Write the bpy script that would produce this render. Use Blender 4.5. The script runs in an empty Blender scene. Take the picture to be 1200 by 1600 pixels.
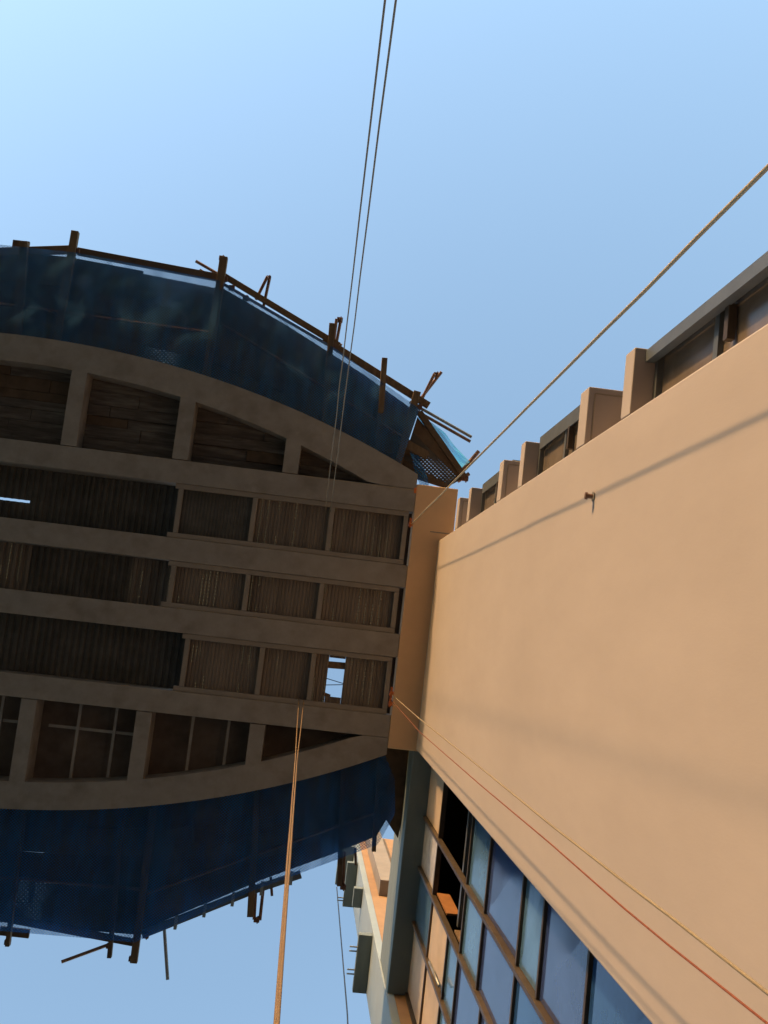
import bpy, math, random
from mathutils import Vector, Matrix, noise
random.seed(7)
R = math.radians
scene = bpy.context.scene
col = scene.collection

# ------------------------------------------------------------------ camera
# origin = the camera; X runs along the canopy beams towards the cream wall, Z is up, ground at z = -1.6
FPX = 1600.0
zx, zy, ang = 484.5, 978.0, 0.115
vz = Vector((zx-600, zy-800, FPX)).normalized()
vx = Vector((math.cos(ang), math.sin(ang), 0)); vx = (vx - vz*vx.dot(vz)).normalized()
vy = vz.cross(vx)
cam_d = bpy.data.cameras.new('camera'); cam = bpy.data.objects.new('camera', cam_d); col.objects.link(cam)
cam_d.sensor_fit = 'VERTICAL'; cam_d.sensor_height = 32.0; cam_d.lens = 32.0*FPX/1600.0
cam_d.clip_start = 0.05; cam_d.clip_end = 3000
cam.matrix_world = Matrix(((vx[0], -vx[1], -vx[2], 0), (vy[0], -vy[1], -vy[2], 0), (vz[0], -vz[1], -vz[2], 0), (0, 0, 0, 1)))
scene.camera = cam

# ------------------------------------------------------------------ light
SUN_EL = R(7.0)
to_sun = Vector((-0.555*math.cos(SUN_EL), -0.832*math.cos(SUN_EL), math.sin(SUN_EL)))
world = bpy.data.worlds.new('World'); scene.world = world; world.use_nodes = True
wn = world.node_tree.nodes; wl = world.node_tree.links
sky = wn.new('ShaderNodeTexSky'); sky.sky_type = 'NISHITA'; sky.sun_disc = False
sky.sun_elevation = SUN_EL; sky.sun_rotation = math.atan2(to_sun.x, to_sun.y)
sky.air_density = 1.0; sky.dust_density = 0.5; sky.ozone_density = 1.0
wl.new(sky.outputs['Color'], wn['Background'].inputs['Color'])
wn['Background'].inputs['Strength'].default_value = 0.15
sun_d = bpy.data.lights.new('sun', 'SUN'); sun_d.energy = 1.0; sun_d.angle = R(1.8); sun_d.color = (1.0, 0.58, 0.25)
sun = bpy.data.objects.new('sun', sun_d); col.objects.link(sun)
sun.rotation_euler = to_sun.to_track_quat('Z', 'Y').to_euler()
scene.view_settings.view_transform = 'Standard'; scene.view_settings.look = 'None'
scene.view_settings.exposure = 2.3; scene.view_settings.gamma = 1.0
scene.render.engine = 'CYCLES'

# ------------------------------------------------------------------ pixel to place
def ray(px, py):
    v = Vector((px-600, py-800, FPX)); return Vector((vx.dot(v), vy.dot(v), vz.dot(v)))
def W(px, py, z=15.0): d = ray(px, py); return d*(z/d.z)          # on a level plane
def WX(px, py, X): d = ray(px, py); return d*(X/d.x)              # on a plane facing the canopy
def WY(px, py, Y): d = ray(px, py); return d*(Y/d.y)

# ------------------------------------------------------------------ helpers
def tag(o, label=None, cat=None, group=None, kind=None):
    if label: o['label'] = label
    if cat: o['category'] = cat
    if group: o['group'] = group
    if kind: o['kind'] = kind
    return o
def empty(name, loc=(0, 0, 0)):
    o = bpy.data.objects.new(name, None); o.location = loc; o.empty_display_size = .1; col.objects.link(o); return o
class MB:
    def __init__(s): s.v = []; s.f = []
    def hexa(s, p):                      # eight points: lower four, upper four
        n = len(s.v); s.v += [tuple(q) for q in p]
        s.f += [(n, n+3, n+2, n+1), (n+4, n+5, n+6, n+7)] + [(n+i, n+(i+1) % 4, n+4+(i+1) % 4, n+4+i) for i in range(4)]
        return s
    def box(s, x0, x1, y0, y1, z0, z1):
        return s.hexa([(x0, y0, z0), (x1, y0, z0), (x1, y1, z0), (x0, y1, z0), (x0, y0, z1), (x1, y0, z1), (x1, y1, z1), (x0, y1, z1)])
    def bar(s, a, b, w, h, up=(0, 0, 1)):  # rectangular bar from a to b, width w sideways, height h along up
        a = Vector(a); b = Vector(b); d = (b-a).normalized(); up = Vector(up)
        sd = d.cross(up).normalized(); u = sd.cross(d).normalized()
        c = [(-w/2, -h/2), (w/2, -h/2), (w/2, h/2), (-w/2, h/2)]
        return s.hexa([a+sd*i+u*j for i, j in c] + [b+sd*i+u*j for i, j in c])
    def prism(s, poly, z0, z1):
        n = len(s.v); k = len(poly)
        s.v += [(p[0], p[1], z0) for p in poly] + [(p[0], p[1], z1) for p in poly]
        s.f.append(tuple(n+i for i in reversed(range(k)))); s.f.append(tuple(n+k+i for i in range(k)))
        s.f += [(n+i, n+(i+1) % k, n+k+(i+1) % k, n+k+i) for i in range(k)]
        return s
    def tube(s, pts, r, seg=8, cap=True):
        pts = [Vector(p) for p in pts]; n = len(s.v); k = len(pts)
        rr = r if isinstance(r, (list, tuple)) else [r]*k
        ref = None
        for i, p in enumerate(pts):
            d = (pts[min(i+1, k-1)]-pts[max(i-1, 0)]).normalized()
            if ref is None: ref = d.orthogonal().normalized()
            ref = (ref-d*ref.dot(d)).normalized(); q = d.cross(ref)
            for j in range(seg):
                a = 2*math.pi*j/seg
                s.v.append(tuple(p+(ref*math.cos(a)+q*math.sin(a))*rr[i]))
        for i in range(k-1):
            for j in range(seg):
                s.f.append((n+i*seg+j, n+i*seg+(j+1) % seg, n+(i+1)*seg+(j+1) % seg, n+(i+1)*seg+j))
        if cap:
            s.f.append(tuple(n+j for j in reversed(range(seg)))); s.f.append(tuple(n+(k-1)*seg+j for j in range(seg)))
        return s
    def grid(s, fn, nu, nv):
        n = len(s.v)
        for i in range(nu+1):
            for j in range(nv+1): s.v.append(tuple(fn(i/nu, j/nv)))
        for i in range(nu):
            for j in range(nv):
                a = n+i*(nv+1)+j; s.f.append((a, a+1, a+nv+2, a+nv+1))
        return s
    def build(s, name, m, parent=None, smooth=False, bevel=0):
        me = bpy.data.meshes.new(name); me.from_pydata(s.v, [], s.f); me.update()
        o = bpy.data.objects.new(name, me); col.objects.link(o)
        me.materials.append(M[m])
        if smooth:
            for p in me.polygons: p.use_smooth = True
        if bevel:
            b = o.modifiers.new('bevel', 'BEVEL'); b.width = bevel; b.segments = 2; b.limit_method = 'ANGLE'
        if parent is not None:
            o.parent = parent
            if parent.type == 'EMPTY': o.location = -parent.location
        return o

# ------------------------------------------------------------------ materials
M = {}
def mat(name, base, rough=.8, var=.12, scale=3.0, bump=.15, bscale=60.0, metal=0.0, spec=.3, stretch=(1, 1, 1), dirt=None, dscale=.8, damt=.35):
    m = bpy.data.materials.new(name); m.use_nodes = True; M[name] = m
    N = m.node_tree.nodes; L = m.node_tree.links; bs = N['Principled BSDF']
    bs.inputs['Roughness'].default_value = rough; bs.inputs['Metallic'].default_value = metal
    bs.inputs['Specular IOR Level'].default_value = spec
    tc = N.new('ShaderNodeTexCoord'); mp = N.new('ShaderNodeMapping'); mp.inputs['Scale'].default_value = stretch
    L.new(tc.outputs['Object'], mp.inputs['Vector'])
    n1 = N.new('ShaderNodeTexNoise'); n1.inputs['Scale'].default_value = scale; n1.inputs['Detail'].default_value = 8; n1.inputs['Roughness'].default_value = .65
    L.new(mp.outputs[0], n1.inputs['Vector'])
    mr = N.new('ShaderNodeMapRange'); mr.inputs['From Min'].default_value = .3; mr.inputs['From Max'].default_value = .7
    mr.inputs['To Min'].default_value = 1-var; mr.inputs['To Max'].default_value = 1+var
    L.new(n1.outputs['Fac'], mr.inputs['Value'])
    mx = N.new('ShaderNodeMix'); mx.data_type = 'RGBA'; mx.blend_type = 'MULTIPLY'; mx.inputs['Factor'].default_value = 1
    mx.inputs[6].default_value = (*base, 1); L.new(mr.outputs[0], mx.inputs[7])
    out = mx.outputs[2]
    if dirt:
        n2 = N.new('ShaderNodeTexNoise'); n2.inputs['Scale'].default_value = dscale; n2.inputs['Detail'].default_value = 6
        L.new(mp.outputs[0], n2.inputs['Vector'])
        r2 = N.new('ShaderNodeMapRange'); r2.inputs['From Min'].default_value = .5; r2.inputs['From Max'].default_value = .75
        r2.inputs['To Max'].default_value = damt; L.new(n2.outputs['Fac'], r2.inputs['Value'])
        m2 = N.new('ShaderNodeMix'); m2.data_type = 'RGBA'; L.new(r2.outputs[0], m2.inputs['Factor'])
        L.new(out, m2.inputs[6]); m2.inputs[7].default_value = (*dirt, 1); out = m2.outputs[2]
    L.new(out, bs.inputs['Base Color'])
    if bump:
        nb = N.new('ShaderNodeTexNoise'); nb.inputs['Scale'].default_value = bscale; nb.inputs['Detail'].default_value = 4
        L.new(mp.outputs[0], nb.inputs['Vector'])
        bp = N.new('ShaderNodeBump'); bp.inputs['Strength'].default_value = bump; bp.inputs['Distance'].default_value = .01
        L.new(nb.outputs['Fac'], bp.inputs['Height']); L.new(bp.outputs[0], bs.inputs['Normal'])
    return m
def slots(name):      # sheets punched with rows of short slots that let a little brown light through
    m = M[name]; N = m.node_tree.nodes; L = m.node_tree.links
    tc = N.new('ShaderNodeTexCoord'); sp = N.new('ShaderNodeSeparateXYZ'); L.new(tc.outputs['Object'], sp.inputs[0])
    def math_(op, a, b=None):
        n = N.new('ShaderNodeMath'); n.operation = op
        for i, q in enumerate((a, b)):
            if q is None: continue
            if isinstance(q, (int, float)): n.inputs[i].default_value = q
            else: L.new(q, n.inputs[i])
        return n.outputs[0]
    cx = math_('DIVIDE', sp.outputs[0], .0513); cell = math_('FLOOR', cx); fx = math_('FRACT', cx)
    wn_ = N.new('ShaderNodeTexWhiteNoise'); wn_.noise_dimensions = '1D'; L.new(cell, wn_.inputs['W'])
    on = math_('GREATER_THAN', wn_.outputs['Value'], .72)
    fy = math_('FRACT', math_('DIVIDE', sp.outputs[1], .052))
    a = math_('LESS_THAN', fx, .16); b = math_('LESS_THAN', fy, .55)
    nz = N.new('ShaderNodeTexNoise'); nz.inputs['Scale'].default_value = 2.2; L.new(tc.outputs['Object'], nz.inputs['Vector'])
    g = math_('GREATER_THAN', nz.outputs['Fac'], .47)
    f = math_('MULTIPLY', math_('MULTIPLY', a, b), math_('MULTIPLY', on, g))
    tr = N.new('ShaderNodeBsdfTransparent'); tr.inputs['Color'].default_value = (.26, .14, .05, 1)
    mx = N.new('ShaderNodeMixShader'); L.new(f, mx.inputs[0]); L.new(N['Principled BSDF'].outputs[0], mx.inputs[1]); L.new(tr.outputs[0], mx.inputs[2])
    L.new(mx.outputs[0], N['Material Output'].inputs['Surface'])
mat('cream_paint', (.37, .325, .31), rough=.75, var=.06, scale=1.6, bump=.04, bscale=90, dirt=(.325, .285, .27), dscale=.9, damt=.45, stretch=(1, 1, .35))
mat('concrete_paint', (.28, .255, .23), rough=.85, var=.13, scale=4, bump=.25, bscale=50, dirt=(.19, .16, .135), dscale=3.5, damt=.7)
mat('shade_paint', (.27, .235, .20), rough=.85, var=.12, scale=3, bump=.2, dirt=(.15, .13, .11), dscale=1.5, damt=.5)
mat('box_bounce_paint', (.72, .47, .27), rough=.75, var=.06, scale=1.5, bump=.1, bscale=90, dirt=(.58, .37, .22), dscale=.8, damt=.3)  # warm bounce off the sunlit wall put into the beam's orange colour
mat('white_paint', (.28, .335, .36), rough=.6, var=.06, scale=2, bump=.1, dirt=(.22, .25, .26), dscale=1.5, damt=.4)
mat('grey_paint', (.17, .205, .205), rough=.7, var=.15, scale=5, bump=.15, stretch=(1, .25, 3), dirt=(.10, .115, .115), dscale=2.5, damt=.6)
mat('ochre_paint', (.34, .21, .115), rough=.8, var=.12, scale=2, bump=.15, dirt=(.22, .14, .085), dscale=1.5, damt=.5)
mat('timber', (.15, .10, .06), rough=.85, var=.3, scale=6, bump=.3, stretch=(3, .6, 3), dirt=(.07, .045, .03), dscale=2, damt=.6)
mat('dark_timber', (.11, .075, .05), rough=.9, var=.35, scale=5, bump=.3, dirt=(.07, .045, .03), dscale=2.5, damt=.6)
mat('formwork', (.105, .088, .076), rough=.9, var=.4, scale=5, bump=.3, stretch=(.5, 4, 4), dirt=(.24, .22, .19), dscale=2.5, damt=.6)
mat('plywood', (.13, .10, .08), rough=.9, var=.25, scale=3, bump=.15, dirt=(.05, .035, .03), dscale=2, damt=.6)
mat('rusty_pipe', (.17, .10, .075), rough=.6, var=.3, scale=14, bump=.2, metal=.4, dirt=(.08, .045, .035), dscale=5, damt=.7)
mat('grey_pipe', (.25, .27, .29), rough=.5, var=.2, scale=10, bump=.1, metal=.6, dirt=(.16, .10, .07), dscale=4, damt=.6)
mat('clamp_rust', (.11, .055, .04), rough=.7, var=.3, scale=20, bump=.2)
mat('hook_orange', (.62, .17, .05), rough=.6, var=.15, scale=20, bump=.1)
mat('tan_rope', (.33, .28, .21), rough=.95, var=.2, scale=120, bump=.4, bscale=160)
mat('dark_rope', (.16, .145, .13), rough=.95, var=.25, scale=120, bump=.6, bscale=160)
mat('ochre_rope', (.19, .125, .075), rough=.95, var=.25, scale=120, bump=.7, bscale=160)
mat('pale_rope', (.24, .195, .135), rough=.95, var=.25, scale=120, bump=.5, bscale=160)
mat('red_rope', (.19, .055, .03), rough=.8, var=.3, scale=60, bump=.5, bscale=160)
mat('cable_black', (.05, .06, .08), rough=.6, var=.1, bump=0)
mat('frame_bronze', (.075, .058, .045), rough=.5, var=.25, scale=8, bump=.1, metal=.3, dirt=(.13, .10, .08), dscale=3, damt=.5)
mat('frame_grey', (.13, .145, .16), rough=.45, var=.12, scale=6, bump=.05, metal=.4)
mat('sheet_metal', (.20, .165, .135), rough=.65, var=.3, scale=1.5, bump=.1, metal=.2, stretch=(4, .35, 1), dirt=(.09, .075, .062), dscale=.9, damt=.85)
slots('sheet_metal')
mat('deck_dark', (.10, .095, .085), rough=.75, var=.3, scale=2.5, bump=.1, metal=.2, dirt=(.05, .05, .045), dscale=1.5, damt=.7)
mat('ground_dust', (.075, .068, .06), rough=.95, var=.25, scale=.6, bump=.3, bscale=20, dirt=(.05, .045, .04), dscale=.12, damt=.6)
mat('board_beige', (.46, .37, .29), rough=.7, var=.1, scale=3, bump=.1, dirt=(.35, .33, .32), dscale=2.0, damt=.6)
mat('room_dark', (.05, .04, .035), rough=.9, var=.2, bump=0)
mat('lit_wood', (.25, .115, .045), rough=.8, var=.2, scale=6, bump=.2)
def glass(name, base, rough=.06, var=.25, spec=.5):
    m = mat(name, base, rough=rough, var=var, scale=2.2, bump=.02, bscale=2.5, spec=spec, dirt=tuple(c*1.7 for c in base), dscale=1.6, damt=.5)
    m.node_tree.nodes['Principled BSDF'].inputs['Specular Tint'].default_value = (.42, .62, 1.0, 1) if 'blue' in name else (1, 1, 1, 1)
    return m
glass('glass_blue', (.02, .065, .19), spec=.4)
glass('glass_blue_pale', (.07, .15, .26), rough=.15)
glass('glass_smoke', (.15, .125, .105), rough=.2, spec=.25)
glass('glass_violet', (.035, .06, .17), rough=.1, spec=.4)
# crumpled clear film
m = mat('plastic_film', (.55, .52, .50), rough=.25, var=.25, scale=5, bump=1.0, bscale=9, spec=.6)
# perforated steel boards: holes let the sky through
def perforated(name, base, pitch, hole, amt=1.0):
    m = mat(name, base, rough=.7, var=.3, scale=4, bump=.1, metal=.3, dirt=tuple(c*.5 for c in base), dscale=2, damt=.7)
    N = m.node_tree.nodes; L = m.node_tree.links
    tc = N.new('ShaderNodeTexCoord'); sc = N.new('ShaderNodeVectorMath'); sc.operation = 'MULTIPLY'
    sc.inputs[1].default_value = (1/pitch, 1/pitch, 0)
    rt = N.new('ShaderNodeVectorRotate'); rt.rotation_type = 'Z_AXIS'; rt.inputs['Angle'].default_value = .9; L.new(tc.outputs['Object'], rt.inputs['Vector']); L.new(rt.outputs[0], sc.inputs[0])
    fr = N.new('ShaderNodeVectorMath'); fr.operation = 'FRACTION'; L.new(sc.outputs[0], fr.inputs[0])
    sb = N.new('ShaderNodeVectorMath'); sb.operation = 'SUBTRACT'; sb.inputs[1].default_value = (.5, .5, 0); L.new(fr.outputs[0], sb.inputs[0])
    ln = N.new('ShaderNodeVectorMath'); ln.operation = 'LENGTH'; L.new(sb.outputs[0], ln.inputs[0])
    nz = N.new('ShaderNodeTexNoise'); nz.inputs['Scale'].default_value = 1.3; L.new(tc.outputs['Object'], nz.inputs['Vector'])
    th = N.new('ShaderNodeMapRange'); th.inputs['From Min'].default_value = .42; th.inputs['From Max'].default_value = .62
    th.inputs['To Min'].default_value = 0; th.inputs['To Max'].default_value = hole; L.new(nz.outputs['Fac'], th.inputs['Value'])
    lt = N.new('ShaderNodeMath'); lt.operation = 'LESS_THAN'; L.new(ln.outputs['Value'], lt.inputs[0]); L.new(th.outputs[0], lt.inputs[1])
    am = N.new('ShaderNodeMath'); am.operation = 'MULTIPLY'; am.inputs[1].default_value = amt; L.new(lt.outputs[0], am.inputs[0])
    tr = N.new('ShaderNodeBsdfTransparent'); mx = N.new('ShaderNodeMixShader')
    L.new(am.outputs[0], mx.inputs[0]); L.new(N['Principled BSDF'].outputs[0], mx.inputs[1]); L.new(tr.outputs[0], mx.inputs[2])
    L.new(mx.outputs[0], N['Material Output'].inputs['Surface'])
perforated('deck_perforated', (.10, .085, .07), .043, .23)
# woven net: see-through blue mesh too fine to resolve, denser and thinner patches
def netmat(name, colr, cover, transl):
    m = bpy.data.materials.new(name); m.use_nodes = True; M[name] = m
    N = m.node_tree.nodes; L = m.node_tree.links; N.remove(N['Principled BSDF'])
    tc = N.new('ShaderNodeTexCoord')
    nz = N.new('ShaderNodeTexNoise'); nz.inputs['Scale'].default_value = 1.1; nz.inputs['Detail'].default_value = 6; L.new(tc.outputs['Object'], nz.inputs['Vector'])
    cr = N.new('ShaderNodeMix'); cr.data_type = 'RGBA'; cr.inputs[6].default_value = (*[c*.8 for c in colr], 1); cr.inputs[7].default_value = (*[min(1, c*1.25) for c in colr], 1)
    L.new(nz.outputs['Fac'], cr.inputs['Factor'])
    df = N.new('ShaderNodeBsdfDiffuse'); tl = N.new('ShaderNodeBsdfTranslucent'); L.new(cr.outputs[2], df.inputs['Color']); L.new(cr.outputs[2], tl.inputs['Color'])
    m1 = N.new('ShaderNodeMixShader'); m1.inputs[0].default_value = transl; L.new(df.outputs[0], m1.inputs[1]); L.new(tl.outputs[0], m1.inputs[2])
    tr = N.new('ShaderNodeBsdfTransparent'); m2 = N.new('ShaderNodeMixShader')
    mr = N.new('ShaderNodeMapRange'); mr.inputs['From Min'].default_value = .3; mr.inputs['From Max'].default_value = .7
    mr.inputs['To Min'].default_value = cover-.14; mr.inputs['To Max'].default_value = min(1, cover+.14)
    mp = N.new('ShaderNodeMapping'); mp.inputs['Scale'].default_value = (2.6, .5, .5); mp.inputs['Rotation'].default_value = (0, 0, .25); L.new(tc.outputs['Object'], mp.inputs['Vector'])
    n2 = N.new('ShaderNodeTexNoise'); n2.inputs['Scale'].default_value = 2.2; n2.inputs['Detail'].default_value = 5; L.new(mp.outputs[0], n2.inputs['Vector'])
    L.new(n2.outputs['Fac'], mr.inputs['Value'])
    sp = N.new('ShaderNodeSeparateXYZ'); L.new(tc.outputs['Object'], sp.inputs[0]); prod = None
    for k, per in ((0, .047), (1, .041)):          # coarse weave
        a = N.new('ShaderNodeMath'); a.operation = 'MULTIPLY'; a.inputs[1].default_value = 2*math.pi/per; L.new(sp.outputs[k], a.inputs[0])
        b = N.new('ShaderNodeMath'); b.operation = 'SINE'; L.new(a.outputs[0], b.inputs[0])
        if prod is None: prod = b.outputs[0]
        else:
            c = N.new('ShaderNodeMath'); c.operation = 'MULTIPLY'; L.new(prod, c.inputs[0]); L.new(b.outputs[0], c.inputs[1]); prod = c.outputs[0]
    wv = N.new('ShaderNodeMath'); wv.operation = 'MULTIPLY_ADD'; wv.inputs[1].default_value = .22; L.new(prod, wv.inputs[0]); L.new(mr.outputs[0], wv.inputs[2]); wv.use_clamp = True
    L.new(wv.outputs[0], m2.inputs[0])
    L.new(tr.outputs[0], m2.inputs[1]); L.new(m1.outputs[0], m2.inputs[2]); L.new(m2.outputs[0], N['Material Output'].inputs['Surface'])
netmat('net_blue', (.06, .18, .40), .56, .45)
netmat('net_deep_blue', (.035, .15, .40), .58, .5)
netmat('tarp_blue', (.10, .42, .60), .82, .7)

# ------------------------------------------------------------------ the ground
tag(MB().grid(lambda u, v: ((u-.5)*1600, (v-.5)*1600, -1.6), 2, 2).build('ground', 'ground_dust'), kind='structure')

# ------------------------------------------------------------------ canopy
Z0 = 15.0                                     # underside of the canopy beams
XE = 1.32; XC = -4.61; XL = 2*XC-XE            # box beam edge, axis of the lens, far end
canopy = empty('canopy', (XC, -.3, Z0))
tag(canopy, 'lens-shaped beige concrete canopy with long beams and curved edges overhead', 'canopy')
beams = [(-2.18, -1.84), (-1.04, -.71), (-.03, .31), (1.14, 1.465)]
for a, b in beams: MB().box(XL+.004, XE-.004, a, b, Z0, Z0+.55).build('beam', 'concrete_paint', canopy, bevel=.008)
def arc(cy, r, sgn):
    def f(x):
        d = min(abs(x-XC), r-.01); return cy + sgn*math.sqrt(r*r-d*d)
    return f
uo = arc(10.21, 13.94, -1); ui = arc(9.23, 12.56, -1); li = arc(-10.84, 13.485, 1); lo = arc(-10.97, 13.99, 1)
def ring(fo, fi, lim, sgn):
    mb = MB(); n = 64; X = [XL+.004+(XE-XL-.008)*i/n for i in range(n+1)]
    o = [(x, fo(x)) for x in X]
    i_ = [(x, sgn*max(sgn*fi(x), sgn*lim)) for x in X]
    # one continuous skin: soffit, top, outer and inner faces
    v = []; f = []
    for k in range(n+1):
        v += [(*o[k], Z0), (*i_[k], Z0), (*o[k], Z0+.5), (*i_[k], Z0+.5)]
    for k in range(n):
        a = 4*k; b = a+4
        f += [(a, b, b+1, a+1), (a+2, a+3, b+3, b+2), (a, a+2, b+2, b), (a+1, b+1, b+3, a+3)]
    f += [(0, 1, 3, 2), (4*n, 4*n+2, 4*n+3, 4*n+1)]
    mb.v = v; mb.f = f
    return mb
ring(uo, ui, -2.184, -1).build('edge_beam', 'concrete_paint', canopy)
ring(lo, li, 1.469, 1).build('edge_beam', 'concrete_paint', canopy)
MB().box(XE, 1.94, -2.26, 1.61, Z0, Z0+.6).build('end_beam', 'box_bounce_paint', canopy, bevel=.01)
MB().box(XL-.62, XL, -2.26, 1.61, Z0, Z0+.6).build('end_beam', 'box_bounce_paint', canopy, bevel=.01)
q0 = W(672, 831); MB().box(q0.x, 1.93, q0.y-.012, q0.y+.004, Z0-.004, Z0+.002).build('joint_strip', 'shade_paint', canopy)
ribs = [-.57+1.62*-k for k in range(6)]
for x in ribs:
    MB().box(x-.115, x+.115, ui(x)-.1, -2.19, Z0+.004, Z0+.46).build('rib', 'concrete_paint', canopy, bevel=.006)
    MB().box(x-.11, x+.11, 1.475, li(x)+.1, Z0+.004, Z0+.46).build('rib', 'concrete_paint', canopy, bevel=.006)
# planks of formwork above the bays on the -Y side
edges = [XE] + ribs + [XL]
for k in range(len(edges)-1):
    x1 = edges[k]-.12; x0 = edges[k+1]+.12
    ymax = -2.2; ymin = min(ui(x0), ui(x1))-.15; y = ymax; r = random.Random(k)
    while y > ymin:
        w = r.uniform(.13, .21); cut = r.uniform(x0+.3, x1-.3) if r.random() < .75 and x1-x0 > .9 else None
        if k == 0 and y < -2.36 and y > -2.6: cut = .02
        for p0, p1 in ([(x0, x1)] if cut is None else [(x0, cut-.004), (cut+.004, x1)]):
            zz = Z0+.36+r.uniform(-.025, .03)
            MB().box(p0, p1, y-w+.006, y, zz, zz+.04).build('plank', 'formwork' if r.random() < .7 else 'dark_timber', canopy)
        y -= w
    MB().box(x0-.05, x1+.05, ymin, ymax, Z0+.43, Z0+.45).build('backing_board', 'plywood', canopy)
# dark boarded bays with thin bars on the +Y side
for k in range(len(edges)-1):
    x1 = edges[k]-.113; x0 = edges[k+1]+.113; ymx = max(li(x0), li(x1))+.15
    n = 3; w = (x1-x0)/n
    for j in range(n):
        zz = Z0+.44+.006*j
        MB().box(x0+j*w-.03, x0+(j+1)*w+.03, 1.47, ymx, zz, zz+.005).build('ceiling_board', 'plywood', canopy)
    if 1 <= k:
        a = x0+.46*(x1-x0)-.08; b = a+.52
        for x in (a, b): MB().box(x-.02, x+.02, 1.47, li(x)-.02, Z0+.26, Z0+.30).build('bar', 'concrete_paint', canopy)
        if k != 1: MB().box(x0+.14, x1-.01, 1.82, 1.86, Z0+.301, Z0+.335).build('bar', 'concrete_paint', canopy)
# corrugated sheeting in the three middle bays
def sheet(x0, x1, y0, y1, z, pitch, amp):
    mb = MB(); n = max(1, round((x1-x0)/pitch)); p = (x1-x0)/n; pts = []
    for i in range(n):
        b = x0+i*p; pts += [(b, z+amp), (b+.3*p, z+amp), (b+.42*p, z), (b+.88*p, z)]
    pts.append((x1, z+amp))
    for x, zz in pts: mb.v += [(x, y0, zz), (x, y1, zz)]
    mb.f = [(2*i, 2*i+1, 2*i+3, 2*i+2) for i in range(len(pts)-1)]
    return mb
def batten(x0, x1, y0, y1, z=Z0+.02):
    MB().box(x0, x1, y0, y1, z, z+.06).build('batten', 'shade_paint', canopy, bevel=.004)
bays = [(-1.84, -1.04, [-2.11, -1.02, .115, 1.215]), (-.71, -.03, [-2.06, -.98, .10, 1.20]), (.31, 1.14, [-1.72, -.64, .11, 1.215])]
hole = (W(517, 1030, 15.12), W(543, 1084, 15.12))
hx0, hy0, hx1, hy1 = .335, .42, .575, .98
rnd = random.Random(3)
for bi, (ya, yb, ex) in enumerate(bays):
    xa = ex[0]-.035; xb = ex[-1]+.035
    batten(xa-.05, xb, ya+.004, ya+.075); batten(xa-.08, xb, yb-.075, yb-.004)
    for e in ex: batten(e-.035, e+.035, ya+.077, yb-.077, Z0+.017)
    for j in range(3):
        x0, x1 = ex[j]-.02, ex[j+1]+.02; z = Z0+.10+.012*rnd.random()
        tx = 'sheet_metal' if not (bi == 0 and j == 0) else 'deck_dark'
        if bi == 2 and j == 2:
            sheet(x0, hx0, ya-.0, yb, z, .0513, .009).build('corrugated_sheet', tx, canopy)
            sheet(hx1, x1, ya, yb, z, .0513, .009).build('corrugated_sheet', tx, canopy)
            sheet(hx0+.002, hx1-.002, ya, hy0, z+.002, .0513, .009).build('corrugated_sheet', tx, canopy)
            sheet(hx0+.002, hx1-.002, hy1, yb, z+.002, .0513, .009).build('corrugated_sheet', tx, canopy)
            MB().bar((hx0-.05, hy0+.11, z+.07), (hx1+.05, hy0+.10, z+.07), .10, .03).build('lath', 'timber', canopy)
            MB().tube([(hx0-.05, .72, z+.05), (hx1+.03, .78, z+.06)], .006, 6).build('wire', 'cable_black', canopy)
            MB().tube([(hx0-.05, .83, z+.05), (hx1+.03, .79, z+.065)], .006, 6).build('wire', 'cable_black', canopy)
            MB().bar((hx0-.03, hy1-.03, z+.06), (hx0+.08, hy1+.0, z+.06), .05, .02).build('lath', 'timber', canopy)
        else:
            sheet(x0, x1, ya, yb, z, .0513, .009).build('corrugated_sheet', tx, canopy)
    # left: higher deck, seen dark in the recess
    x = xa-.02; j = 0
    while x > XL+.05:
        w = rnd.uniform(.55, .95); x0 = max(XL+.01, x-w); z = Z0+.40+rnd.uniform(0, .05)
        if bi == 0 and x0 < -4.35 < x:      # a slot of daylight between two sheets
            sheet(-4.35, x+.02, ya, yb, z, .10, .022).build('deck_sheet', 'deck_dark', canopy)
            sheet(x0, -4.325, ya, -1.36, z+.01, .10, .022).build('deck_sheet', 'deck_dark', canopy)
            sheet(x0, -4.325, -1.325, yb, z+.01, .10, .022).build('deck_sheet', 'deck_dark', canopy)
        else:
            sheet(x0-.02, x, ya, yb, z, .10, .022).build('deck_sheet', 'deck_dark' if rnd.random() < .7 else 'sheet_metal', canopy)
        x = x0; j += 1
    MB().box(xb+.003, XE-.002, ya, yb, Z0+.30, Z0+.33).build('end_board', 'plywood', canopy)

# ------------------------------------------------------------------ cream tower block
XW = 1.73; XG = 1.97
bld = empty('tower_block', (3.5, .5, -1.6))
tag(bld, 'cream rendered tower block with a tall blank sunlit wall', 'building')
MB().box(XW, 2.30, -1.46, 1.585, -1.6, Z0-.003).build('wall', 'cream_paint', bld, bevel=.012)
MB().box(2.302, 7.5, -1.90, 1.60, -1.6, 16.6).build('rear_wall', 'shade_paint', bld)
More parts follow.
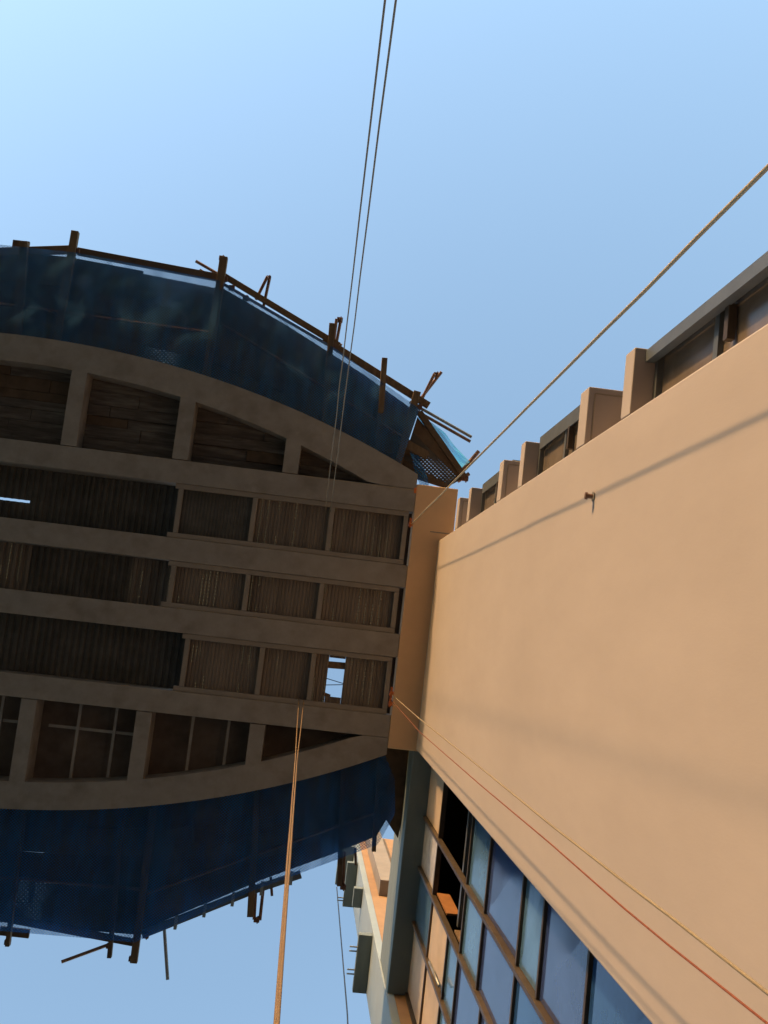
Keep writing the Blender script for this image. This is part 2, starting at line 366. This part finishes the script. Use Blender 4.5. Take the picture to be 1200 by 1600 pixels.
# ledges, spandrels and windows beside the blank wall
heads = [2.82, 5.97, 9.12, 12.24]; sills = [3.90, 7.0, 10.17, 13.22]
def ledge(z0, z1): MB().box(XW+.002, 2.2, -1.875, -1.463, z0, z1).build('ledge', 'cream_paint', bld, bevel=.006)
for k in range(4):
    zq = sills[k]-.107; MB().box(1.775, 1.783, -1.83, -1.464, zq, zq+.005).box(1.785, 2.19, -1.835, -1.827, zq, zq+.005).build('drip_bead', 'shade_paint', bld)
    ledge(heads[k]-.09, heads[k]+.09); ledge(sills[k]-.10, sills[k]+.12)
    MB().box(1.99, 2.25, -1.84, -1.464, heads[k]+.092, sills[k]-.102).build('spandrel', 'cream_paint', bld)
wx = 1.86
for k in range(4):
    zb = (sills[k-1]+.121) if k else -1.0; zt = heads[k]-.092
    w = MB()
    w.box(wx, wx+.08, -1.925, -1.86, zb, zt).box(wx+.002, wx+.08, -1.857, -1.464, zb, zb+.05).box(wx+.002, wx+.08, -1.857, -1.464, zt-.05, zt)
    fr = w.build('window', 'frame_grey', bld)
    mid = zb+.5*(zt-zb)
    MB().box(wx+.01, wx+.07, -1.857, -1.464, mid-.03, mid+.03).build('transom', 'frame_grey', fr)
    MB().box(wx+.04, wx+.05, -1.857, -1.464, zb+.052, mid-.032).build('pane', 'glass_smoke', fr)
    MB().box(wx+.04, wx+.05, -1.857, -1.464, mid+.032, zt-.052).build('pane', 'glass_smoke', fr)
    MB().box(wx-.008, wx-.001, -1.857, -1.80, zb+.06, zt-.06).build('casing', 'frame_grey', fr)
    if k in (1, 2, 3): MB().box(wx-.012, wx+.03, -1.80, -1.62, mid-.20, mid-.15).build('latch_bar', 'frame_bronze', fr)
# deep grey jamb panel of the lowest window
MB().box(1.80, 1.857, -1.862, -1.79, 3.0, heads[1]-.093).build('jamb_panel', 'frame_grey', bld)
# head beam over the glazed bay on the other side
MB().box(1.70, 2.30, 1.615, 4.975, Z0, Z0+1.45).build('head_beam', 'grey_paint', bld, bevel=.01)
# glazed bay: mullions, transoms, panes
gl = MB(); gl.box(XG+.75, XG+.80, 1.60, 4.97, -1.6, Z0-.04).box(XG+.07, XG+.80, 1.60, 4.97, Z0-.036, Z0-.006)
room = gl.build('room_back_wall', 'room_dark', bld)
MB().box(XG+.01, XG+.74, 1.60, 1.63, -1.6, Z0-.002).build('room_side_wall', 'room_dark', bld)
gb = MB().box(XG-.02, XG+.06, 4.93, 4.972, -1.6, Z0-.004).build('glazed_screen', 'frame_bronze', bld)
cols = [1.60, 2.52, 3.22, 3.98, 4.93]
for y in cols[1:4]:
    MB().bar((XG, y, -1.6), (XG, y, Z0-.005), .046, .07, up=(1, 0, 0)).build('mullion', 'frame_bronze', gb, bevel=.006)
rows = {0: [13.42, 11.06, 9.96, 8.45, 7.71, 6.5, 5.2, 3.9, 2.4], 1: [13.42, 11.06, 9.98, 8.46, 7.2, 5.9, 4.2, 2.4],
        2: [13.40, 11.92, 11.12, 9.7, 8.4, 7.0, 5.0, 3.0], 3: [13.38, 12.0, 10.6, 9.2, 7.4, 5.4, 3.2]}
kinds = {(0, 0): 'board_beige', (1, 0): 'plastic_film', (2, 0): 'glass_blue_pale', (2, 1): 'board_beige', (3, 0): 'board_beige', (3, 1): 'board_beige', (3, 2): 'glass_blue_pale', (2, 2): 'glass_blue_pale', (1, 2): 'glass_blue_pale', (0, 2): 'glass_blue_pale', (0, 4): 'glass_blue_pale'}
for c in range(4):
    ya, yb = cols[c]+.03, cols[c+1]-.03; top = Z0-.004; zs = rows[c]+[-1.6]
    for j, zb in enumerate(zs):
        if j < len(zs)-1:
            MB().box(XG-.015, XG+.05, ya, yb, zb-.022, zb+.022).build('transom', 'frame_bronze', gb, bevel=.004)
        lo_z = zb+.024
        opened = (c in (0, 1) and j == 1)
        if not opened:
            tilt = random.uniform(-.012, .012)
            kd = kinds.get((c, j), random.choice(['glass_blue', 'glass_blue', 'glass_violet']))
            p = MB().hexa([(XG+.012+tilt, ya, lo_z), (XG+.012-tilt, yb, lo_z), (XG+.02-tilt, yb, lo_z), (XG+.02+tilt, ya, lo_z), (XG+.012, ya, top), (XG+.012, yb, top), (XG+.02, yb, top), (XG+.02, ya, top)])
            p.build('pane' if 'glass' in kd else 'infill_panel', kd, gb)
        top = zb-.024
for x0, y, za, zb, mt in ((XG+.04, 3.16, 12.45, 13.38, 'lit_wood'), (XG+.04, 3.165, 11.1, 11.8, 'timber')):
    MB().box(x0, x0+.16, y, y+.025, za, zb).build('lining_board', mt, gb)
MB().box(XG+.10, XG+.14, 1.65, 3.18, 11.96, 12.04).build('inner_rail', 'frame_grey', gb)
MB().tube([WX(671, 1503, XG-.06), WX(686, 1540, XG-.06)], .018, 8).build('window_stay', 'grey_pipe', gb, smooth=True)
# small pipe stub on the blank wall
k = WX(928, 776, XW)
br = empty('pipe_stub', (XW, k.y, k.z)); tag(br, 'small rusty pipe stub with a round flange on the blank wall', 'pipe stub')
MB().tube([k+Vector((-.001, 0, 0)), k+Vector((-.010, 0, 0))], .032, 16).build('flange', 'shade_paint', br, smooth=False)
MB().tube([k+Vector((-.010, 0, 0)), k+Vector((-.042, 0, .003))], .016, 12).build('pipe', 'rusty_pipe', br, smooth=False)
MB().tube([k+Vector((-.042, 0, .003)), k+Vector((-.058, 0, .004))], .024, 12).build('cap', 'rusty_pipe', br)

# unseen tower added to block low sky light; also carries the canopy's far end
far = empty('unseen_far_tower', (-13, 0, -1.6)); tag(far, 'unseen beige tower block added to block sky light, carrying the far end of the canopy', 'building')
MB().box(-17, XL-.43, -13, 13, -1.6, 27).build('wall', 'shade_paint', far)
for z in (3.2, 6.4, 9.6, 12.8, 16.4, 19.6, 22.8): MB().box(XL-.426, XL-.35, -13, 13, z, z+.18).build('unseen_tower_band', 'concrete_paint', far)

# ------------------------------------------------------------------ neighbouring wing
YP = 4.98
wing = empty('balcony_block', (3, 7, -1.6))
tag(wing, 'neighbouring block with a white corner pier and stacked balcony slabs', 'building')
MB().box(1.80, 7, YP+.002, 5.9, -1.6, 26).build('wall', 'ochre_paint', wing)
MB().box(1.68, 1.798, YP-.01, 5.98, -1.6, 26.2).build('pier', 'white_paint', wing, bevel=.01)
for z, x1, yb in ((17.9, 1.447, 5.97), (21.0, 1.50, 5.4), (23.2, 1.447, 5.97), (24.9, 1.32, 5.93)):
    MB().box(x1, 1.677, YP+.05, yb, z, z+.16).build('balcony_slab', 'grey_paint', wing, bevel=.006)
for z, x1, ys in ((17.9, 1.447, (5.25, 5.32, 5.62, 5.69)), (23.2, 1.447, (5.80, 5.86))):
    for y in ys: MB().tube([(x1+.02, y, z+.06), (x1-.13, y, z+.05)], .014, 8).build('drain_spout', 'grey_pipe', wing)
for px, py in ((595, 1330),):
    a = WY(592, 1398, YP-.02)
    MB().box(a.x, a.x+.32, YP-.30, YP-.002, a.z, 26).build('service_shaft', 'shade_paint', wing)
c0 = W(536, 1398, 23.0); c1 = WY(555, 1600, 5.99)
tag(MB().tube([(1.36, 5.96, 24.8), (1.33, 5.99, 17), (1.16, 6.0, 8), (1.1, 6.0, -1.6)], .012, 6).build('cable', 'cable_black'), 'thin dark cable dropping beside the balcony slabs', 'cable')

# ------------------------------------------------------------------ scaffolds and nets
ZP = 15.30
def lerp(a, b, t): return a+(b-a)*t
def poly_at(P, t):
    L = [0]
    for i in range(1, len(P)): L.append(L[-1]+(P[i]-P[i-1]).length)
    d = t*L[-1]
    for i in range(1, len(P)):
        if d <= L[i]+1e-9: return lerp(P[i-1], P[i], (d-L[i-1])/max(1e-9, L[i]-L[i-1]))
    return P[-1].copy()
def net(name, I, O, n, m, matn, z=15.17, sag=.06, seed=0, lift=.0):
    def fn(u, v):
        a = poly_at(I, u); b = poly_at(O, u); p = lerp(a, b, v)
        w = noise.noise(Vector((p.x*1.6+seed, p.y*1.6, 0)))*.05+noise.noise(Vector((p.x*5, p.y*5+seed, 3)))*.03+.022*math.sin(p.x*9+3*noise.noise(Vector((p.x, p.y*2, seed)))*2)
        sc = math.sin(math.pi*v)
        return Vector((p.x, p.y, z-sag*sc*(.6+.4*math.sin(u*9+seed))+w*min(1, sc*2)+lift*v))
    return MB().grid(fn, n, m).build(name, matn, smooth=True)
def facet_boards(parent, I, O, spec, z, jit=.02, seed=0):
    r = random.Random(seed)
    for u0, u1, t0, t1, mt in spec:
        q = [lerp(poly_at(I, t0), poly_at(O, t0), u0), lerp(poly_at(I, t1), poly_at(O, t1), u0), lerp(poly_at(I, t1), poly_at(O, t1), u1), lerp(poly_at(I, t0), poly_at(O, t0), u1)]
        zz = z+r.uniform(-jit, jit)
        MB().hexa([(p.x, p.y, zz) for p in q]+[(p.x, p.y, zz+.035) for p in q]).build('deck_board', mt, parent)
def V(x, y, z=ZP): return Vector((x, y, z))
def timber(parent, a, b, w=.10, h=.10, name='outrigger', mt='timber'):
    if name == 'outrigger': mt = random.choice(['timber', 'timber', 'dark_timber'])
    return MB().bar(a, b, w, h).build(name, mt, parent, bevel=.005)
def pipe(parent, a, b, r=.024, mt='rusty_pipe', name='pipe'):
    return MB().tube([a, b], r, 10).build(name, mt, parent)
def clamp(parent, p, s=.06):
    mb = MB(); mb.box(p.x-s, p.x+s, p.y-s*.8, p.y+s*.8, p.z-s*.8, p.z+s*.8)
    mb.tube([p+Vector((s*.3, -s*1.3, 0)), p+Vector((s*.3, s*1.3, 0))], .012, 6)
    return mb.build('clamp', 'clamp_rust', parent, bevel=.012)
def D(px, py, dz=0.0): return W(px, py, ZP+dz)

# --- side with the light-blue tarp (towards -Y)
scU = empty('scaffold_platform', (-2, -3.5, ZP))
tag(scU, 'timber and pipe scaffold platform along the canopy edge that ends at the loose light-blue tarp', 'scaffold')
U1o = [V(-9.6, -4.3), V(-7.2, -4.95), D(0, 384), D(118, 396), D(345, 440)]
U1i = [V(x, uo(x)-.01) for x in (-9.6, -7.2, -5.1, -4.0, -1.93)]
U2o = [D(345, 440), D(520, 543), D(655, 640)]
U2i = [V(x, uo(x)-.01) for x in (-1.93, -.9, .2, 1.05)]
U3o = [D(653, 650), D(690, 698), D(720, 732), D(730, 748)]
U3i = [V(1.06, -2.44), V(1.80, -2.30)]
pf = 'deck_perforated'; pl = 'plywood'; dt = 'dark_timber'
spec = []
r = random.Random(11)
us = [(-.02, .22), (.21, .44), (.43, .65), (.645, .84), (.83, .975)]
for ui_, (a, b) in enumerate(us):
    cuts = [0, .12, .25, .42, .575, .70+r.uniform(-.02, .02), .84+r.uniform(-.03, .03), 1]
    for c in range(7):
        mt = pf if (ui_ in (3, 4) and c in (1, 3, 5, 6)) or (ui_ == 0 and c == 6) else (dt if r.random() < .5 else pl)
        spec.append((a, .945 if ui_ == 4 and c == 6 else b, cuts[c]-.004, cuts[c+1]+.004, mt))
facet_boards(scU, U1i, U1o, spec, ZP+.10, seed=1)
spec = []
for ui_, (a, b) in enumerate([(-.02, .2), (.195, .4), (.395, .6), (.595, .8), (.79, .965)]):
    cuts = [0, .35+r.uniform(-.06, .06), .7+r.uniform(-.06, .06), 1]
    for c in range(3): spec.append((a, b, cuts[c]-.004, cuts[c+1]+.004, r.choice([pl, dt, pl, pl])))
facet_boards(scU, U2i, U2o, spec, ZP+.10, seed=2)
spec = []
for a, b in ((0, .25), (.25, .5), (.5, .74), (.74, 1.0)):
    spec.append((a+.003, b-.003, 0, .97, pf if .25 <= a < .6 else dt))
facet_boards(scU, U3i, U3o, spec, ZP+.06, seed=3)
# outriggers, ends past the edge
for a, b, w in (((38, 378), (28, 528), .12), ((118, 362), (88, 536), .11), ((350, 402), (322, 592), .12), ((519, 506), (506, 668), .09), ((601, 560), (590, 712), .085), ((652, 612), (622, 726), .11)):
    timber(scU, D(*a), D(*b), w, .10)
for x in (-8.2, -6.6): timber(scU, V(x, -5.3), V(x, uo(x)-.02), .11, .10)
# edge planks and ledger pipes
timber(scU, U1o[0]+Vector((0, 0, .08)), D(118, 390, .08), .13, .05, 'edge_plank')
timber(scU, D(122, 393, .08), D(352, 436, .08), .12, .05, 'edge_plank', 'dark_timber')
timber(scU, D(20, 381, .14), D(46, 384, .14), .12, .05, 'packing_block', 'dark_timber')
timber(scU, D(345, 428, .07), D(530, 540, .07), .09, .05, 'edge_plank', 'timber')
timber(scU, D(505, 530, .075), D(670, 634, .075), .11, .05, 'edge_plank', 'timber')
pipe(scU, D(306, 408, .13), D(534, 540, .13)); pipe(scU, D(312, 422, .11), D(528, 548, .11))
pipe(scU, D(640, 628, .12), D(737, 683, .12), mt='grey_pipe'); pipe(scU, D(640, 636, .10), D(735, 690, .10))
pipe(scU, D(418, 432, -.05), D(400, 468, .16)); pipe(scU, D(421, 436, -.02), D(411, 482, .18))
pipe(scU, D(526, 498, -.04), D(520, 545, .12)); pipe(scU, D(533, 497, -.02), D(524, 545, .14))
pipe(scU, D(679, 584, -.06), D(656, 630, .12)); pipe(scU, D(690, 581, -.03), D(655, 626, .14))
pipe(scU, D(748, 705, .1), D(716, 742, .1), .03); pipe(scU, D(733, 740, .12), D(715, 752, .12), .03)
pipe(scU, D(0, 475, .02), D(330, 520, .02)); pipe(scU, D(345, 505, .02), D(640, 690, .02))
timber(scU, D(625, 688, 0), D(668, 712, 0), .13, .05, 'edge_plank', 'timber')
timber(scU, D(655, 644, .05), D(727, 748, .05), .09, .10, 'toe_board', 'dark_timber')
for p in ((120, 392), (351, 436), (362, 450), (384, 466), (519, 541), (601, 592), (655, 636), (420, 434), (531, 500), (682, 586), (347, 404), (727, 748)): clamp(scU, D(*p, .02), .035 if p[1] < 440 and p[0] > 400 else .045)
n1 = net('safety_net', U1i, U1o, 70, 12, 'net_blue', seed=1.0, lift=.08)
tag(n1, 'dark blue safety net below perforated boards on the tarp-side scaffold', 'safety net', 'safety nets under the scaffolds')
n2 = net('safety_net', U2i, U2o, 50, 12, 'net_blue', seed=4.0, lift=.08)
tag(n2, 'dark blue safety net slanting under the scaffold down to the light-blue tarp', 'safety net', 'safety nets under the scaffolds')
# loose tarp
def tarpf(u, v):
    a = poly_at([D(652, 652, .12), D(668, 672, .12), D(688, 699, .12), D(720, 733, .12)], u); b = poly_at([D(655, 650, .10), D(678, 661, .0), D(697, 677, -.05), D(712, 698, -.05), D(734, 722, .05)], u)
    p = lerp(a, b, v); p.z += .05*math.sin(v*7+u*3)*math.sin(math.pi*u)+.03*noise.noise(Vector((u*6, v*4, 1)))
    return p
tag(MB().grid(tarpf, 30, 8).build('tarpaulin', 'tarp_blue', smooth=True), 'loose light-blue tarpaulin caught at the scaffold corner by the cream wall', 'tarpaulin')
def flapf(u, v):
    a = lerp(D(655, 712, -.1), D(672, 760, -.1), u); b = lerp(D(640, 706, -.1), D(655, 758, -.1), u)
    p = lerp(a, b, v); p.z += .06*math.sin(u*8+v*3); return p
tag(MB().grid(flapf, 14, 6).build('tarpaulin', 'net_deep_blue', smooth=True), 'small deep-blue scrap of sheeting tucked between canopy corner and scaffold boards', 'tarpaulin')

# --- side towards the balcony block (+Y)
scL = empty('scaffold_platform', (-2, 3, ZP))
tag(scL, 'timber and pipe scaffold platform along the canopy edge facing the balcony block', 'scaffold')
L1o = [V(-9.2, 4.1), V(-6.8, 4.6), D(0, 1452), D(212, 1470)]
L1i = [V(x, lo(x)+.01) for x in (-9.2, -6.8, -4.0, -2.0)]
L2o = [D(212, 1470), D(400, 1388), D(590, 1318), D(617, 1270), D(616, 1215)]
L2i = [V(x, lo(x)+.01) for x in (-2.0, -.9, .2, 1.0, 1.3)]
spec = []
for ui_, (a, b) in enumerate([(-.02, .2), (.195, .4), (.395, .6), (.595, .80), (.795, .97)]):
    cuts = [0, .15, .33, .48+r.uniform(-.03, .03), .64, .82+r.uniform(-.03, .03), 1]
    for c in range(6): spec.append((a, b, cuts[c]-.004, cuts[c+1]+.004, pf if ui_ in (3, 4) and c in (2, 4, 5) else r.choice([pl, dt])))
facet_boards(scL, L1i, L1o, spec, ZP+.10, seed=5)
spec = []
for ui_, (a, b) in enumerate([(-.02, .25), (.245, .5), (.495, .75), (.745, .955)]):
    cuts = [0, .2+r.uniform(-.03, .03), .42+r.uniform(-.03, .03), .64, .79, .88, .99]
    for c in range(6): spec.append((a, b, cuts[c]-.004, cuts[c+1]+.004, r.choice([pl, dt])))
facet_boards(scL, L2i, L2o, spec, ZP+.10, seed=6)
MB().prism([tuple(W(*p, 15.62)[:2]) for p in ((588, 1160), (646, 1160), (636, 1240), (622, 1310), (596, 1270))], 15.62, 15.66).build('deck_board', 'dark_timber', scL)
for a, b, w in (((12, 1478), (38, 1268), .06), ((171, 1496), (192, 1272), .06), ((209, 1504), (240, 1262), .10), ((391, 1432), (402, 1236), .09), ((530, 1384), (536, 1200), .07), ((584, 1330), (592, 1184), .06)):
    timber(scL, D(*a), D(*b), w, .09)
for x in (-8.0, -6.2): timber(scL, V(x, 4.9), V(x, lo(x)+.02), .09, .09)
timber(scL, L1o[0]+Vector((0, 0, .08)), D(216, 1474, .08), .10, .05, 'edge_plank', 'dark_timber')
timber(scL, D(0, 1454, .14), D(46, 1459, .14), .12, .05, 'packing_block', 'dark_timber')
timber(scL, D(222, 1460, .08), D(402, 1388, .08), .11, .06, 'edge_plank', 'frame_grey')
timber(scL, D(400, 1389, .08), D(470, 1366, .08), .11, .06, 'edge_plank', 'frame_grey')
for p in ((275, 1441), (320, 1422), (364, 1405), (409, 1388), (455, 1372)):
    q = D(*p, .08); MB().box(q.x-.022, q.x+.022, q.y-.09, q.y+.09, q.z-.045, q.z+.045).build('strap', 'white_paint', scL)
pipe(scL, D(96, 1503, -.05), D(175, 1474, .1)); pipe(scL, D(262, 1531, -.05), D(256, 1440, .15), mt='grey_pipe')
pipe(scL, D(397, 1437, 0), D(400, 1385, .16)); pipe(scL, D(406, 1438, 0), D(412, 1382, .17)); pipe(scL, D(425, 1400, .05), D(423, 1370, .1), .02)
pipe(scL, D(536, 1384, .05), D(538, 1330, .1)); pipe(scL, D(556, 1352, .05), D(555, 1325, .1), .02)
pipe(scL, D(0, 1370, .02), D(225, 1390, .02)); pipe(scL, D(230, 1395, .02), D(585, 1270, .02))
for p in ((12, 1472), (210, 1470), (206, 1498), (228, 1462), (401, 1437), (171, 1478), (536, 1386)): clamp(scL, D(*p, .02), .042)
n3 = net('safety_net', L1i, L1o, 60, 12, 'net_deep_blue', seed=8.0, lift=.06)
tag(n3, 'blue safety net under the scaffold farthest from the tower, opposite the tarp side', 'safety net', 'safety nets under the scaffolds')
n4 = net('safety_net', L2i, L2o, 60, 12, 'net_deep_blue', seed=12.0, lift=.06)
tag(n4, 'blue safety net slanting in towards the white corner pier and head beam', 'safety net', 'safety nets under the scaffolds')

# ------------------------------------------------------------------ ropes
def rope(name, pts, r, mt, label, sub=14, wob=.006, seed=0, strands=True):
    P = [Vector(p) for p in pts]; Q = []
    for i in range(len(P)-1):
        for j in range(sub):
            t = j/sub; p = lerp(P[i], P[i+1], t)
            p += Vector((noise.noise(Vector((seed, p.z*.8, 0))), noise.noise(Vector((seed+9, p.z*.8, 0))), 0))*wob
            Q.append(p)
    Q.append(P[-1])
    o = MB().tube(Q, r, 8).build(name, mt, smooth=True)
    tag(o, label, 'rope', 'ropes hanging from the canopy'); return o
def thru(px, py, z): return W(px, py, z)
rope('hanging_rope', [W(508, 800, 15.0)+Vector((0, 0, .0)), thru(601, 0, 3.3), Vector((thru(601, 0, 3.3).x, -2.4, -1.6))], .0042, 'dark_rope', 'left one of the twin thin ropes crossing the open sky', seed=1)
rope('hanging_rope', [W(516, 800, 15.0), thru(618, 0, 3.3), Vector((thru(618, 0, 3.3).x, -2.4, -1.6))], .0042, 'dark_rope', 'right one of the twin thin ropes crossing the open sky', seed=2)
rope('hanging_rope', [W(467, 1092, 14.995), thru(461, 1190, 11.5), thru(430, 1600, 3.0), Vector((.05, 1.1, -1.6))], .006, 'ochre_rope', 'left strand of the twin ropes hanging between canopy beam and balcony-side net', seed=3, wob=.002)
rope('hanging_rope', [W(475, 1093, 14.995), thru(464, 1190, 11.5), thru(434, 1600, 3.0), Vector((.06, 1.11, -1.6))], .006, 'ochre_rope', 'right strand of the twin ropes hanging between canopy beam and balcony-side net', seed=4, wob=.002)
r1 = rope('hanging_rope', [(1.305, -1.66, 15.06), (1.305, -1.66, 12), thru(1200, 260, 3.15), (1.32, -1.68, -1.6)], .0088, 'tan_rope', 'thick tan rope hanging past the ledges in front of the sky', seed=5)
r2 = rope('hanging_rope', [(1.30, .93, 15.06)] + [WX(*p, 1.33) for p in ((656, 1144), (750, 1226), (862, 1320), (975, 1419), (1046, 1478), (1197, 1598))] + [(1.33, .93, -1.6)], .004, 'red_rope', 'thin red rope hanging down in front of the blank wall', seed=6, wob=.001, sub=6)
r3 = rope('hanging_rope', [(1.30, .85, 15.06)] + [WX(*p, 1.33) for p in ((654, 1122), (765, 1211), (862, 1290), (967, 1372), (1046, 1431), (1197, 1550))] + [(1.33, .84, -1.6)], .006, 'pale_rope', 'fuzzy tan rope hanging beside the thin red one', seed=7, wob=.002, sub=6)
def hook(o, p):
    mb = MB(); p = Vector(p); mb.box(p.x-.045, p.x+.012, p.y-.03, p.y+.03, p.z, p.z+.09); mb.tube([p+Vector((-.02, -.09, .03)), p+Vector((-.02, .05, .05))], .02, 8)
    h = mb.build('rope_hook', 'hook_orange', o, bevel=.006)
hook(r1, (1.306, -1.66, 14.99)); hook(r2, (1.306, .98, 14.99)); hook(r3, (1.306, .83, 14.99))
h = MB().box(1.285, 1.318, -2.20, -2.12, 14.985, 15.07).box(1.275, 1.30, -2.18, -2.14, 15.02, 15.1)
tag(h.build('cramp', 'hook_orange', None, bevel=.006), 'small orange cramp on the corner where canopy beam meets box beam', 'cramp')
tag(MB().tube([Vector((1.30, -2.16, 14.992)), Vector((.4, -2.165, 14.994)), Vector((-.4, -2.17, 14.99))], .004, 6).build('tie_wire', 'tan_rope'), 'taut pale string running along the canopy beam edge to the orange cramp', 'string')
